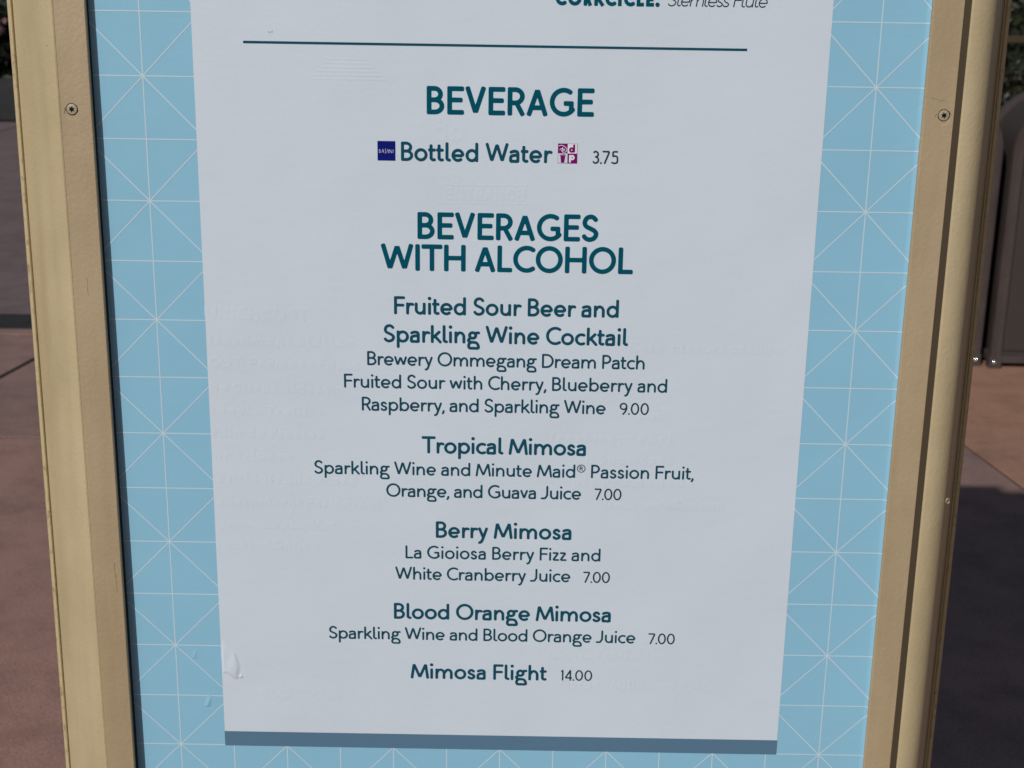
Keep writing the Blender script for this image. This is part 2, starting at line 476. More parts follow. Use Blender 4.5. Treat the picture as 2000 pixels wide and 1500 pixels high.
_cache = {}
def glyph_poly(ch, w, step, rnd, shear):
    k = (ch, w, step, rnd, shear)
    if k not in _cache:
        segs, W, a, b_ = segs_of(ch, w)
        xs = np.arange(-.12, W + .22, step); ys = np.arange(-.42, 1.08, step)
        X, Y = np.meshgrid(xs, ys)
        F = sdf(segs, X, Y, rnd, shear)
        F[np.abs(F) < 1e-9] = 1e-9
        _cache[k] = (*fill_mesh(F, xs, ys), W, a, b_)
    return _cache[k]

BEAR = {'s': .085, 'r': .045, 'd': .012}
def layout(text, w, tight=1.0, space=.30):
    """x position of each glyph in cap units, number of gaps"""
    x = 0.0; out = []; prev = None; n = 0
    for ch in text:
        if ch == ' ':
            x += space; continue
        _, W, a, b_ = glyph(ch, w)
        if prev is not None:
            x += (BEAR[prev] + BEAR[a]) * tight; n += 1
        if ch == '®': x += .02
        out.append([ch, x, n]); x += W; prev = b_
    return out, x, n

def text_mesh(name, text, xl, xr, base, cap, w, n_off, step=1 / 34, rnd=0.55, shear=0.0, tight=1.0, space=.30):
    out, tot, n = layout(text, w, tight, space)
    track = ((xr - xl) / cap - tot) / max(n, 1)
    V = []; Fc = []
    for ch, x, k in out:
        gv, gf, *_ = glyph_poly(ch, w, step, rnd, shear)
        o = len(V)
        x += track * k
        V += [(xl + (px + x) * cap, -n_off, base + py * cap) for px, py in gv]
        Fc += [[o + i for i in f] for f in gf]
    return mesh(name, V, Fc), track

def ghost_mesh(name, text, xl, xr, base, cap, w, h0=0.00023, hh=0.00022, soft=0.15, step=1 / 16):
    out, tot, n = layout(text, w)
    track = ((xr - xl) / cap - tot) / max(n, 1)
    V = []; Fc = []
    for ch, x, k in out:
        segs, W, _, _ = segs_of(ch, w)
        x += track * k
        xs = np.arange(-.2, W + .22, step); ys = np.arange(-.42, 1.2, step)
        X, Y = np.meshgrid(xs, ys)
        F = sdf(segs, X, Y)
        T = np.clip((soft - F) / (2 * soft), 0, 1); H = T * T * (3 - 2 * T)
        idx = -np.ones(F.shape, int)
        for j in range(F.shape[0] - 1):
            for i in range(F.shape[1] - 1):
                if F[j:j + 2, i:i + 2].min() < soft:
                    q = []
                    for jj, ii in ((j, i), (j, i + 1), (j + 1, i + 1), (j + 1, i)):
                        if idx[jj, ii] < 0:
                            idx[jj, ii] = len(V)
                            V.append((xl + (xs[ii] + x) * cap, -(h0 + hh * H[jj, ii]), base + ys[jj] * cap))
                        q.append(int(idx[jj, ii]))
                    Fc.append(q)
    return mesh(name, V, Fc)

# ------------------------------------------------------------ the ground
Z0 = 1.2005                       # height of the middle of the poster above the ground
g = MB(); g.v = [(-400, -400, -0.005), (400, -400, -0.005), (400, 400, -0.005), (-400, 400, -0.005)]; g.f = [[0, 1, 2, 3]]
ground = g.build("ground", M_joint); tag(ground, kind="structure")

pavement = empty("pavement"); tag(pavement, kind="structure")
rows = [-14, -9, -5, -2.2, 0.55]
def jx(k, y):                     # gently converging long joints
    base = (-13, -9.3, -6.0, None, None, 4.6, 8.2, 12.5)
    if k == 3: return -2.0 + .143 * (y - 4.27)
    if k == 4: return 1.59 - .126 * (y - 3.35)
    return base[k]
def slab(pts, mat, z=0.0, gap=0.0085, name="paving_slab"):
    c = Vector((sum(p[0] for p in pts) / len(pts), sum(p[1] for p in pts) / len(pts)))
    top = []
    for p in pts:
        d = Vector(p[:2]) - c
        top.append(c + d * (1 - gap * 1.5 / d.length))
    mb = MB(); n = len(pts)
    mb.v = [(p.x, p.y, z) for p in top] + [(p.x, p.y, -0.03) for p in top]
    mb.f = [list(range(n))] + [[i, i + n, (i + 1) % n + n, (i + 1) % n] for i in range(n)]
    o = mb.build(name, mat, pavement, bevel=0.0015)
    return o
pick = {(2, 4): 2, (3, 4): 1, (4, 4): 0, (2, 5): 2, (3, 5): 2}
ylist = [-14, -9, -5, -2.2, 0.55, 3.49, 4.90]
for r_ in range(len(ylist) - 1):
    y0, y1 = ylist[r_], ylist[r_ + 1]
    for k in range(7):
        a = [(jx(k, y0), y0), (jx(k + 1, y0), y0), (jx(k + 1, y1), y1), (jx(k, y1), y1)]
        if r_ == 4 and k in (3, 4, 5, 6): # the slabs right of the sign run through to the next band
            a = [(jx(k, y0), y0), (jx(k + 1, y0), y0), (jx(k + 1, 4.9), 4.9), (jx(k, 4.9), 4.9)]
        if r_ == 5 and k in (3, 4, 5, 6): continue
        if r_ == 4 and k == 3:         # the bay behind the sign: two slabs on the left, one on the right
            slab([(jx(3, y0), y0), (.1, y0), (.1, y1), (jx(3, y1), y1)], M_slab[1])
            slab([(jx(3, y1), y1), (.1, y1), (.1, 4.9), (jx(3, 4.9), 4.9)], M_slab[2])
            slab([(.1, y0), (jx(4, y0), y0), (jx(4, 4.9), 4.9), (.1, 4.9)], M_slab[2])
            continue
        if r_ == 4: mi = {0: 1, 1: 1, 2: 1, 3: 2, 4: 0, 5: 0, 6: 1}[k]
        elif r_ == 5: mi = 2
        else: mi = random.choice((0, 1, 2, 1))
        slab(a, M_slab[mi])
# beyond: a light edging, a charcoal band, then cooler slabs; the band line runs slightly uphill to the right
def by(x, off): return 4.915 + off + 0.06 * (x + 2.2) * 0.0
xs_ = [-13, -10, -7, -4.4, -1.9, .6, 3.2, 6, 9, 12.5]
for i in range(len(xs_) - 1):
    x0, x1 = xs_[i], xs_[i + 1]
    slab([(x0, 4.915), (x1, 4.915), (x1, 5.0), (x0, 5.0)], M_slab[2], name="edging_strip", gap=0.002)
    slab([(x0, 5.0), (x1, 5.0), (x1, 5.29), (x0, 5.29)], M_charcoal, name="dark_band", gap=0.002)
yy = [5.29, 8.4, 11.4, 14.2]
for r_ in range(3):
    for i in range(len(xs_) - 1):
        x0, x1 = xs_[i] * (1 + .1 * r_), xs_[i + 1] * (1 + .1 * r_)
        slab([(x0, yy[r_]), (x1, yy[r_]), (x1, yy[r_ + 1]), (x0, yy[r_ + 1])], M_slab[3 if x0 < 1 else 2])

# ------------------------------------------------------------ the menu sign
sign = empty("menu_sign", (0, 0, 0))
tag(sign, "beige framed free-standing menu sign with pale blue poster of drinks and prices", "sign")
def ruled(ul_top, ul_bot, n_top, n_bot, z0, z1, sect):
    """section points given as (u, n) offsets blended between the poster's top and bottom"""
    secs = []
    N = 14
    for k in range(N + 1):
        z = z0 + (z1 - z0) * k / N
        s = (Z0 + .295 - z) / .585      # 0 at the top of the view, 1 at the bottom
        secs.append([(u, -n, z) for u, n in sect(s)])
    return secs
def lerp(a, b, s): return a + (b - a) * s

ZB, ZT = 0.04, 2.275
NL_L, NL_R = -.030, -.062
def post_edges(side, s):          # inner edge, foot of the slope, outer end of the lip
    if side < 0: return lerp(-.30840, -.30890, s), lerp(-.3480, -.3522, s), lerp(-.3533, -.3566, s)
    return lerp(.30950, .31190, s), lerp(.3525, .3551, s), lerp(.3588, .3615, s)
def post_section(side):
    def f(s):
        ui, uo, ul = post_edges(side, s)
        sg = side; NL = NL_L if side < 0 else NL_R
        nt_ = lerp(.0078, .0100, s) if side < 0 else .0042
        w_ = abs(uo - ui); gd = .0005 if side < 0 else .0014
        pts = [(ui, NL - .016), (ui, nt_ - .0012), (ui + sg * .0004, nt_ - .0003), (ui + sg * .0014, nt_)]
        # flat nose, a turn of about 60 degrees, then a straight slope back to the lip
        N = R(52) if side < 0 else R(66); dep = nt_ - NL; r_ = .021
        tail_d = dep - r_ * (1 - math.cos(N)); tail_u = tail_d / math.tan(N)
        flat = max(.001, w_ - tail_u - r_ * math.sin(N)) if side < 0 else .002
        for k in range(0, 15):
            if side < 0:               # the left post turns away from its very edge
                a = R(20 + 26 * k / 14)
                pts.append((ui + sg * (.0014 + .03 * (math.sin(a) - math.sin(R(20)))), nt_ - .03 * (math.cos(R(20)) - math.cos(a))))
                continue
            a = N * k / 14
            pts.append((ui + sg * (flat + r_ * math.sin(a)), nt_ - r_ * (1 - math.cos(a))))
        pts += [(uo, NL), (uo + sg * .0004, NL - gd), (uo + sg * .0010, NL - gd), (uo + sg * .0014, NL), (ul - sg * .0012, NL - .0006), (ul, NL - .0022), (ul, NL - .016)]
        return pts
    return f
for side in (-1, 1):
    m_ = MB().loft(ruled(0, 0, 0, 0, ZB, ZT, post_section(side)))
    o = m_.build("post", M_beige, sign, smooth=True)
    def lip(s, side=side):
        u = post_edges(side, s)[2] + side * .0002
        u2 = u - side * .0038; NL = NL_L if side < 0 else NL_R
        return [(u2, NL - .0005), (u2, NL + .0006), (u2 + side * .0006, NL + .0012), (u - side * .0010, NL + .0006), (u, NL - .0012), (u, NL - .010)]
    MB().loft(ruled(0, 0, 0, 0, ZB, ZT, lip)).build("edge_bead", M_edgegrime, o, smooth=True)
    cx = side * .330
    cap = MB().box(*sorted((side * .165, side * .352)), -.012, .050, 2.290, 2.345)
    cap.build("shoulder_block", M_beige, sign, bevel=.004)

RZ0, RZ1 = .70, 1.86
def retainer(side):
    def f(s):
        if side < 0:
            a, b_ = lerp(-.3085, -.3090, s), lerp(-.28702, -.28786, s)
            n = lerp(.0081, .0107, s)
        else:
            a, b_ = lerp(.3050, .30733, s), lerp(.28354, .28623, s)
            n = lerp(.0042, .0034, s)
        ic = .0005 if side < 0 else .0011
        return [(b_, n - .0036 if side < 0 else -.0012), (b_, n - ic), (b_ + side * ic, n), (a - side * .0005, n), (a, n - .0005), (a, n - .0036 if side < 0 else -.0012)]
    return MB().loft(ruled(0, 0, 0, 0, RZ0, RZ1, f)).build("retainer_strip", M_strip, sign)
ret_l, ret_r = retainer(-1), retainer(1)
def black_insert(s): return [(-.3060, -.0005), (-.3060, lerp(.0081, .0107, s) - .0037), (lerp(-.28715, -.28800, s), lerp(.0081, .0107, s) - .0037), (lerp(-.28715, -.28800, s), -.0005)]
MB().loft(ruled(0, 0, 0, 0, RZ0, RZ1, black_insert)).build("black_insert", M_matteblack, ret_l)  # matte black insert set back under the left strip
# dark insert painting the shade in the slot between right strip and post
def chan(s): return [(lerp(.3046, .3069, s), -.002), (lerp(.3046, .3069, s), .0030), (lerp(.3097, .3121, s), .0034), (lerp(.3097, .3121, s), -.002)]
MB().loft(ruled(0, 0, 0, 0, RZ0, RZ1, chan)).build("slot_shade", M_shade_crack, sign)

def screw(u, v, n, parent, r_=.0040, ang=0.0):
    """countersunk head with a star recess; a part of its strip"""
    def disc(rr, y, k=26, jit=0):
        return [(u + rr * (1 + jit * random.uniform(-1, 1)) * math.cos(2 * PI * i / k), y, Z0 + v + rr * (1 + jit * random.uniform(-1, 1)) * math.sin(2 * PI * i / k)) for i in range(k)]
    m_ = MB(); m_.loft([disc(r_ * 1.05, -n - .00005, jit=.05), disc(r_ * .93, -n - .00010, jit=.03), disc(r_ * .84, -n - .00009)], caps=False)
    m_.build("screw_gap", M_black, parent)
    m_ = MB(); k = 26
    rings = [disc(r_ * .92, -n - .0001), disc(r_ * .87, -n - .0004), disc(r_ * .6, -n - .0006), disc(r_ * .05, -n - .0006)]
    m_.loft(rings, caps=False); m_.f.append([3 * k + i for i in range(k)])
    h_ = m_.build("screw", M_screw, parent, smooth=True)
    s_ = MB(); pts = []
    for i in range(12):
        rr = r_ * (.60 if i % 2 == 0 else .30)
        a = ang + i * PI / 6
        pts.append((u + rr * math.cos(a), -n - .00068, Z0 + v + rr * math.sin(a)))
    s_.v = pts + [(u, -n - .00068, Z0 + v)]
    s_.f = [[i, (i + 1) % 12, 12] for i in range(12)]
    if parent is not None: s_.build("screw_recess", M_black, parent)
screw(-.3006, .2138, .00853, ret_l, ang=.3)
screw(.2981, .2186, .0041, ret_r, ang=.8)
screw(-.3015, -.43, .0108, ret_l, ang=.1)
screw(.3012, -.43, .0034, ret_r, ang=.5)

def hairline(pts, u, v, n, parent, mat, w=.00016, scl=.001):
    V = []; Fc = []
    for i in range(len(pts) - 1):
        p, q = Vector(pts[i]) * scl, Vector(pts[i + 1]) * scl
        d = (q - p).normalized(); s_ = Vector((-d.y, d.x)) * w
        k = len(V)
        for a in (p - s_, q - s_ * .8, q + s_ * .8, p + s_): V.append((u + a.x, -n - .00004 - .000004 * i, Z0 + v + a.y))
        Fc.append([k, k + 1, k + 2, k + 3])
    link("paint_crack", mesh("paint_crack", V, Fc), mat, parent)
hairline([(-5.5, 1.2), (-4.6, -.3), (-5.2, -1.8), (-4.9, -3.4)], -.3006, .2138, .00855, ret_l, M_shade_crack)
hairline([(-4.2, -5.2), (-2.0, -6.6), (.6, -7.0), (3.2, -6.2), (4.3, -4.4)], -.3006, .2138, .00855, ret_l, M_pale, .00012)
hairline([(-4.4, 1.0), (-5.6, .2), (-6.0, -1.2)], .2981, .2186, .00408, ret_r, M_shade_crack)
hairline([(3.8, 2.6), (4.6, .6), (5.2, .4)], .2981, .2186, .00408, ret_r, M_shade_crack)
hairline([(4.4, -3.2), (3.0, -5.6), (1.2, -6.6), (-1.4, -7.0)], .2981, .2186, .00408, ret_r, M_pale, .00014)
hairline([(-10, 11.5), (-6, 10.6), (-2, 9.8), (1, 9.9)], .2981, .2186, .00408, ret_r, M_shade_crack, .00010)
hairline([(.0, 0), (.5, -4), (-.2, -9), (.9, -13)], -.2985, .0960, .00905, ret_l, M_shade_crack, .00008)
hairline([(0, 0), (-.3, -8), (.6, -16), (.2, -22), (1.0, -25)], -.2925, -.1220, .01005, ret_l, M_shade_crack, .00010)
# small drilled hole on the right post
hl = MB(); k = 14
hc = (.3318, .0035, Z0 - .066)
ring = lambda rr, y: [(hc[0] + rr * math.cos(2 * PI * i / k) * .8, y, hc[2] + rr * 1.1 * math.sin(2 * PI * i / k)) for i in range(k)]
hl.loft([ring(.0021, .0030), ring(.0016, .0014), ring(.0011, .0030)], caps=False).build("hole_rim", M_screw, sign, smooth=True)

# rails, header and base (outside the picture)
MB().box(-.308, .308, -.012, .045, 1.862, 1.922).build("middle_rail", M_beige, sign, bevel=.003)
MB().box(-.308, .308, .004, .040, 1.922, 2.215).build("header_panel", M_beige, sign, bevel=.002)
MB().box(-.308, .308, -.012, .045, 2.215, 2.272).build("top_rail", M_beige, sign, bevel=.003)
MB().box(-.308, .308, -.012, .045, .64, .698).build("bottom_rail", M_beige, sign, bevel=.003)
MB().box(-.308, .308, .02, .045, .16, .64).build("kick_panel", M_beige, sign, bevel=.002)
MB().box(-.308, .308, -.014, .070, 2.274, 2.290).build("top_moulding", M_beige, sign, bevel=.002)
for side in (-1, 1):
    MB().box(side * .33 - .045, side * .33 + .045, -.20, .26, .004, .04).build("foot", M_beige, sign, bevel=.006)
MB().box(-.30, .30, .006, .024, .70, 1.86).build("back_panel", M_beige, sign)

# poster: blue sheet, printed lines, white panel, bar, lettering
def edge_u(z): return lerp(.28354, .28623, (Z0 + .295 - z) / .585)
def curl(u, z):                    # the vinyl lifts a little where it meets the right strip
    d = u - (edge_u(z) - .0030)
    return 0.0 if d <= 0 else .0012 * (min(d, .003) / .003) ** 1.7
pv = MB(); cols = [-.306, 0.0, .25] + [None] * 9; NZ = 20
for j in range(NZ + 1):
    z = .702 + (1.858 - .702) * j / NZ
    us = [-.306, 0, .25] + [edge_u(z) - .0030 + .0031 * i / 8 for i in range(9)]
    pv.v += [(u, -curl(u, z), z) for u in us]
for j in range(NZ):
    for i in range(11):
        k = j * 12 + i
        pv.f.append([k, k + 1, k + 13, k + 12])
poster = link("poster", mesh("poster", pv.v, pv.f), M_blue, sign, smooth=True)
poster["label"] = "pale blue drinks menu poster with a white panel in the middle"
CELL, ROW = .0420, .04305
UL = -.25290
V0 = -.28020                     # the lowest star row in view
lines = MB()
def ribbon(p, q, n, w=.00082):
    p = Vector(p); q = Vector(q)
    if p.x > q.x: p, q = q, p
    d = (q - p).normalized(); s = Vector((-d.y, d.x)) * w / 2
    ts = [0.0, 1.0]
    if q.x > .279 and abs(d.x) > .1:
        t0 = (.278 - p.x) / (q.x - p.x)
        ts = [0.0] + [t0 + (1 - t0) * i / 16 for i in range(17)] if t0 > 0 else [i / 16 for i in range(17)]
    b0 = len(lines.v)
    for t in ts:
        c = p.lerp(q, t)
        for a in (c - s, c + s): lines.v.append((a.x, -n - curl(a.x, Z0 + a.y), Z0 + a.y))
    for i in range(len(ts) - 1):
        k = b0 + 2 * i; lines.f.append([k, k + 2, k + 3, k + 1])
lo, hi = -.4985, .6575
xl_, xr_ = -.306, .2864
for c in range(-1, 14):
    u = UL + c * CELL
    if xl_ < u < xr_: ribbon((u, lo), (u, hi), .00010)
for r_ in range(-5, 22):
    v = V0 + r_ * ROW
    if lo < v < hi: ribbon((xl_, v), (xr_, v), .00012)
for c in range(-16, 30, 2):
    # lines through stars on even columns and even rows, both ways
    for sg, n in ((1, .00014), (-1, .00016)):
        def pt(tt): return (UL + (c + sg * tt) * CELL, V0 + tt * ROW)
        t0, t1 = (lo - V0) / ROW, (hi - V0) / ROW
        ta, tb = sorted((((xl_ - UL) / CELL - c) / sg, ((xr_ - UL) / CELL - c) / sg))
        t0, t1 = max(t0, ta), min(t1, tb)
        if t1 > t0: ribbon(pt(t0), pt(t1), n)
lines.build("line_pattern", M_line, poster)
def sheet(name, u0, u1, v0, v1, n, mat, parent):
    return link(name, mesh(name, [(u0, -n, Z0 + v0), (u1, -n, Z0 + v0), (u1, -n, Z0 + v1), (u0, -n, Z0 + v1)], [[0, 1, 2, 3]]), mat, parent)
sheet("white_panel", -.21775, .21738, -.26820, .610, .00020, M_white, poster)
sheet("bar", -.21790, .21752, -.28065, -.26800, .00030, M_slate, poster)
sheet("rule", -.18287, .16092, .25935, .26095, .00048, M_sub, poster)

# class: cap height, pen, material, grid step
H_, S_, B_, P_ = (.0192, .168, M_head, 1 / 44, .62), (.01335, .154, M_sub, 1 / 36, .8), (.0106, .133, M_body, 1 / 30, .85), (.0091, .122, M_price, 1 / 28, .7)
LINES = [
  ('CORKCICLE.', 0.02956, 0.09979, 0.28762, (.0090, .27, M_head, 1 / 34, .1), 0),
  ('Stemless Flute', 0.10519, 0.17237, 0.28808, (.0090, .078, M_price, 1 / 34, .3), .16),
  ('BEVERAGE', -0.05766, 0.05785, 0.21354, H_, 0),
  ('Bottled Water', -0.07564, 0.02951, 0.18117, S_, 0),
  ('3.75', 0.05778, 0.07580, 0.18126, P_, 0),
  ('BEVERAGES', -0.06435, 0.06365, 0.12629, H_, 0),
  ('WITH ALCOHOL', -0.09065, 0.08902, 0.10333, H_, 0),
  ('Fruited Sour Beer and', -0.08143, 0.08009, 0.07126, S_, 0),
  ('Sparkling Wine Cocktail', -0.08928, 0.08769, 0.05041, S_, 0),
  ('Brewery Ommegang Dream Patch', -0.10128, 0.10032, 0.03296, B_, 0),
  ('Fruited Sour with Cherry, Blueberry and', -0.11843, 0.11741, 0.01565, B_, 0),
  ('Raspberry, and Sparkling Wine', -0.10571, 0.07322, -0.00166, B_, 0),
  ('9.00', 0.08339, 0.10480, -0.00157, P_, 0),
  ('Tropical Mimosa', -0.06187, 0.05965, -0.03407, S_, 0),
  ('Sparkling Wine and Minute Maid® Passion Fruit,', -0.14192, 0.14058, -0.05148, B_, 0),
  ('Orange, and Guava Juice', -0.08846, 0.05713, -0.06878, B_, 0),
  ('7.00', 0.06710, 0.08722, -0.06868, P_, 0),
  ('Berry Mimosa', -0.05142, 0.05071, -0.10121, S_, 0),
  ('La Gioiosa Berry Fizz and', -0.07438, 0.07314, -0.11837, B_, 0),
  ('White Cranberry Juice', -0.08239, 0.05090, -0.13584, B_, 0),
  ('7.00', 0.06055, 0.08091, -0.13599, P_, 0),
  ('Blood Orange Mimosa', -0.08356, 0.08274, -0.16864, S_, 0),
  ('Sparkling Wine and Blood Orange Juice', -0.13389, 0.10233, -0.18620, B_, 0),
  ('7.00', 0.11225, 0.13264, -0.18640, P_, 0),
  ('Mimosa Flight', -0.07110, 0.03488, -0.21920, S_, 0),
  ('14.00', 0.04539, 0.07001, -0.21883, P_, 0),
]
for T, a, b_, base, (cap, w, mat, step, rnd), sh in LINES:
    me, tr = text_mesh("lettering", T, a, b_, Z0 + base, cap, w, .00050, step, rnd, sh,
                       .7 if cap > .015 else (.35 if T.startswith('CORK') else 1.0), .27 if cap > .015 else .30)
    print("TRACK %-45s %.3f" % (T, tr))
    o = link("lettering", me, mat, poster)
    if T[0] in '1379': o["label"] = "price " + T
    elif T not in ('CORKCICLE.',) and 'Maid' not in T and 'Gioiosa' not in T and 'Ommegang' not in T:
        o["label"] = "menu line reading " + T

# navy logo square with small white capitals
lg = sheet("navy_logo", -.09198, -.07960, .18121, .19469, .00050, M_navy, poster)
V = []; Fc = []
x0 = -.0910; capd = .0023
def strokes_mesh(name, polys, hw, n, mat, parent, org, scl, step=.02, box=(0, 1, 0, 1), rnd=.4):
    segs = []
    for p, hh in [(p, hw) if not isinstance(p, tuple) else p for p in polys]:
        for i in range(len(p) - 1): segs.append((p[i], p[i + 1], hh, False, False))
    xs = np.arange(box[0], box[1] + step, step); ys = np.arange(box[2], box[3] + step, step)
    X, Y = np.meshgrid(xs, ys)
    F = sdf(segs, X, Y, rnd); F[np.abs(F) < 1e-9] = 1e-9
    gv, gf = fill_mesh(F, xs, ys)
    return link(name, mesh(name, [(org[0] + px * scl, -n, Z0 + org[1] + py * scl) for px, py in gv], gf), mat, parent)
thin, fat = .05, .10
das = []
def put(x, items):
    for p, hw in items: das.append(([(x + q[0], q[1]) for q in p], hw * .62))
put(0, [([(.12, .0), (.12, 1)], .09), ([(.12, 1), (.42, .93), (.62, .65), (.60, .32), (.40, .05), (.05, .0)], .055)])
put(.85, [([(.0, 0), (.38, 1.05)], .045), ([(.38, 1.05), (.72, 0)], .10), ([(.12, .35), (.5, .35)], .04)])
put(1.78, [([(.48, 1.2), (.28, 1.12), (.18, .85), (.30, .55), (.46, .25), (.36, -.05), (.16, -.15)], .075)])
put(2.40, [([(.0, 0), (.42, 1.05)], .045), ([(.42, 1.05), (.72, 0)], .10)])
put(3.32, [([(.06, 0), (.06, 1.0)], .045), ([(.02, 1.0), (.72, 0)], .10), ([(.74, 0), (.74, 1.05)], .045)])
put(4.36, [([(.12, 0), (.12, 1)], .085)])
strokes_mesh("logo_lettering", das, .06, .00056, M_inkwhite, poster, (-.09100, .18660), .00222, .035, (-.2, 4.8, -.35, 1.4))

# plum and white logo: four squares with a script D, a d, a cup and a p
L0, L1, LB, LT = .03365, .04715, .18125, .19490
mu, mv = (L0 + L1) / 2, (LB + LT) / 2
sheet("logo_edge", L0, L1, LB, LT, .00046, M_inkgrey, poster)
i_ = .00028
sheet("logo_square", L0, mu, mv, LT, .00052, M_plum, poster)
sheet("logo_square", mu, L1 - i_, mv, LT - i_, .00052, M_inkwhite, poster)
sheet("logo_square", L0 + i_, mu, LB + i_, mv, .00052, M_white, poster)
sheet("logo_square", mu, L1, LB, mv, .00052, M_plum, poster)
q_ = .00675
strokes_mesh("logo_lettering", [spl([(.08, .77), (.38, .83), (.72, .68), (.92, .43), (.86, .20), (.64, .12), (.42, .18)]), [(.48, .62), (.43, .18)],
                                spl([(.20, .36), (.28, .46), (.52, .47), (.72, .38), (.58, .31), (.34, .34)])], .030, .00058, M_inkwhite, poster, (L0, mv), q_, .02)
strokes_mesh("logo_lettering", [arc(.42, .36, .18, .18, 0, 360, 20), [(.66, .20), (.66, .84)]], .105, .00058, M_plum, poster, (mu, mv), q_, .025)
strokes_mesh("logo_lettering", [arc(.48, .60, .17, .17, 0, 360, 20), [(.26, .16), (.26, .78)]], .095, .00058, M_inkwhite, poster, (mu, LB), q_, .025)
cup = MB(); cv = [(.34, .06), (.68, .06), (.78, .78), (.26, .78)]
cup.v = [(L0 + a * q_, -.00058, Z0 + LB + b_ * q_) for a, b_ in cv] + [(L0 + a * q_, -.00058, Z0 + LB + b_ * q_) for a, b_ in ((.20, .80), (.84, .80), (.82, .88), (.22, .88))] \
      + [(L0 + a * q_, -.00060, Z0 + LB + b_ * q_) for a, b_ in ((.52, .88), (.60, .88), (.68, .97), (.60, .99))]
cup.f = [[0, 1, 2, 3], [4, 5, 6, 7], [8, 9, 10, 11]]
link("logo_cup", mesh("logo_cup", cup.v, cup.f), M_plum, poster)

# faint raised words of an older print showing through the white vinyl
GHOSTS = [
  ('OO', -0.05251, -0.03176, 0.19638, 0.00914), ('ENTRANCE', -0.04449, 0.01096, 0.15468, 0.0080),
  ('UNIEHCOST', -0.21640, -0.14409, 0.06572, 0.00833), ('freshment Station', -0.21634, -0.11121, 0.04664, 0.00700),
  ('COT  Farmers Feast', -0.21613, -0.10776, 0.02968, 0.00700), ('he Citrus Blossom', -0.21600, -0.11930, 0.01100, 0.00700),
  ('rowel & Trellis', -0.21630, -0.14146, -0.00626, 0.00700), ('rdin de Fiestas', -0.21632, -0.13508, -0.02368, 0.00700),
  ('ur s House', -0.21532, -0.15829, -0.04124, 0.00700), ('s Illinois Showcase', -0.21423, -0.11152, -0.05981, 0.00700),
  ('auernmarkt Farmers M', -0.21501, -0.09339, -0.07775, 0.00700), ('Beneventure Comfort', -0.21465, -0.12708, -0.09589, 0.00703),
  ('eat the Oasis', -0.21072, -0.14872, -0.11247, 0.00709), ('Cafe  Flavors of the Me', 0.08981, 0.21136, 0.04652, 0.00765),
  ('room', 0.09785, 0.11740, -0.00469, 0.00650), ('freshment Port', 0.03320, 0.12277, -0.02328, 0.00676),
  ('d Showcase', 0.06016, 0.12469, -0.04003, 0.00682), ('ple Promenade', 0.05115, 0.14030, -0.05756, 0.00688),
  ('freshments Seafront', 0.07461, 0.16421, -0.07468, 0.00695), ('BLOSSOM', -0.18799, -0.12795, -0.23807, 0.00802),
  ('English Tea Garden', 0.03608, 0.12526, -0.19961, 0.00698), ('Garden Millhouse Spice', 0.04565, 0.16527, -0.22542, 0.00708),
]
for T, a, b_, base, cap in GHOSTS:
    link("raised_print", ghost_mesh("raised_print", T, a, b_, Z0 + base, cap, .15 if cap < .01 else .2, hh=.000075 if cap < .01 else .00005), M_white, poster, smooth=True)
def ghost_bar(u0, u1, v, w=.0007, hh=.000034):
    N = 6; V = []; Fc = []
    for k in range(2):
        for i in range(N + 1):
            y = (i / N - .5) * 2
            V.append((u0 if k == 0 else u1, -(.00023 + hh * (1 - y * y)), Z0 + v + y * w))
    for i in range(N): Fc.append([i, i + N + 1, i + N + 2, i + 1])
    link("raised_line", mesh("raised_line", V, Fc), M_white, poster, smooth=True)
for i in range(6):
    v = .2498 - i * .0027
    ghost_bar(-.1245 - .0028 * i, -.0985 + .0026 * i, v)
for v in (.1651, .1524): ghost_bar(-.0493, .0131, v)

# air bubble at the lower left edge of the white vinyl, and two small ones in the blue
def bubble(u0, u1, v0, v1, nu, nv, f, mat, h0):
    V = []; Fc = []
    for j in range(nv + 1):
        for i in range(nu + 1):
            a, b_ = i / nu, j / nv
            V.append((u0 + (u1 - u0) * a, -(h0 + f(a, b_)), Z0 + v0 + (v1 - v0) * b_))
    for j in range(nv):
        for i in range(nu):
            k = j * (nu + 1) + i
            Fc.append([k, k + 1, k + nu + 2, k + nu + 1])
    return link("air_bubble", mesh("air_bubble", V, Fc), mat, poster, smooth=True)
def ss(t): t = max(0, min(1, t)); return t * t * (3 - 2 * t)
def fb(a, b_):
    xr = .62 + .10 * math.sin(5 * b_) - .25 * ss((b_ - .45) / .5) + .02 * math.sin(23 * b_)
    vb = .16 + .05 * math.sin(9 * a) - .06 * a
    h = ss((xr - a) / .16) * ss((b_ - vb) / .06) * (1 - ss((b_ - .35) / .6)) * ss(a / .10)
    h *= .8 + .35 * math.sin(9 * a + 4 * b_) * math.sin(13 * b_ + 1)
    h += .75 * math.exp(-((a - .72) ** 2 / .0030 + (b_ - .15) ** 2 / .0007))
    e = ss(a / .04) * ss((1 - a) / .1) * ss(b_ / .05) * ss((1 - b_) / .1)
    return .00105 * h * e
bubble(-.2177, -.1975, -.2265, -.1830, 60, 90, fb, M_white, .00022)
def fs(a, b_):
    d = math.exp(-(((a - .35 - .3 * b_) / .16) ** 2)) * ss(b_ / .12) * (1 - ss((b_ - .35) / .6))
    return .0007 * d * ss(a / .1) * ss((1 - a) / .1)
bubble(-.2345, -.2235, -.2470, -.2350, 30, 30, fs, M_blue, .00006)
def fs2(a, b_): return .45 * fs(a, b_)
bubble(-.2420, -.2340, -.2060, -.1960, 24, 24, fs2, M_blue, .00006)
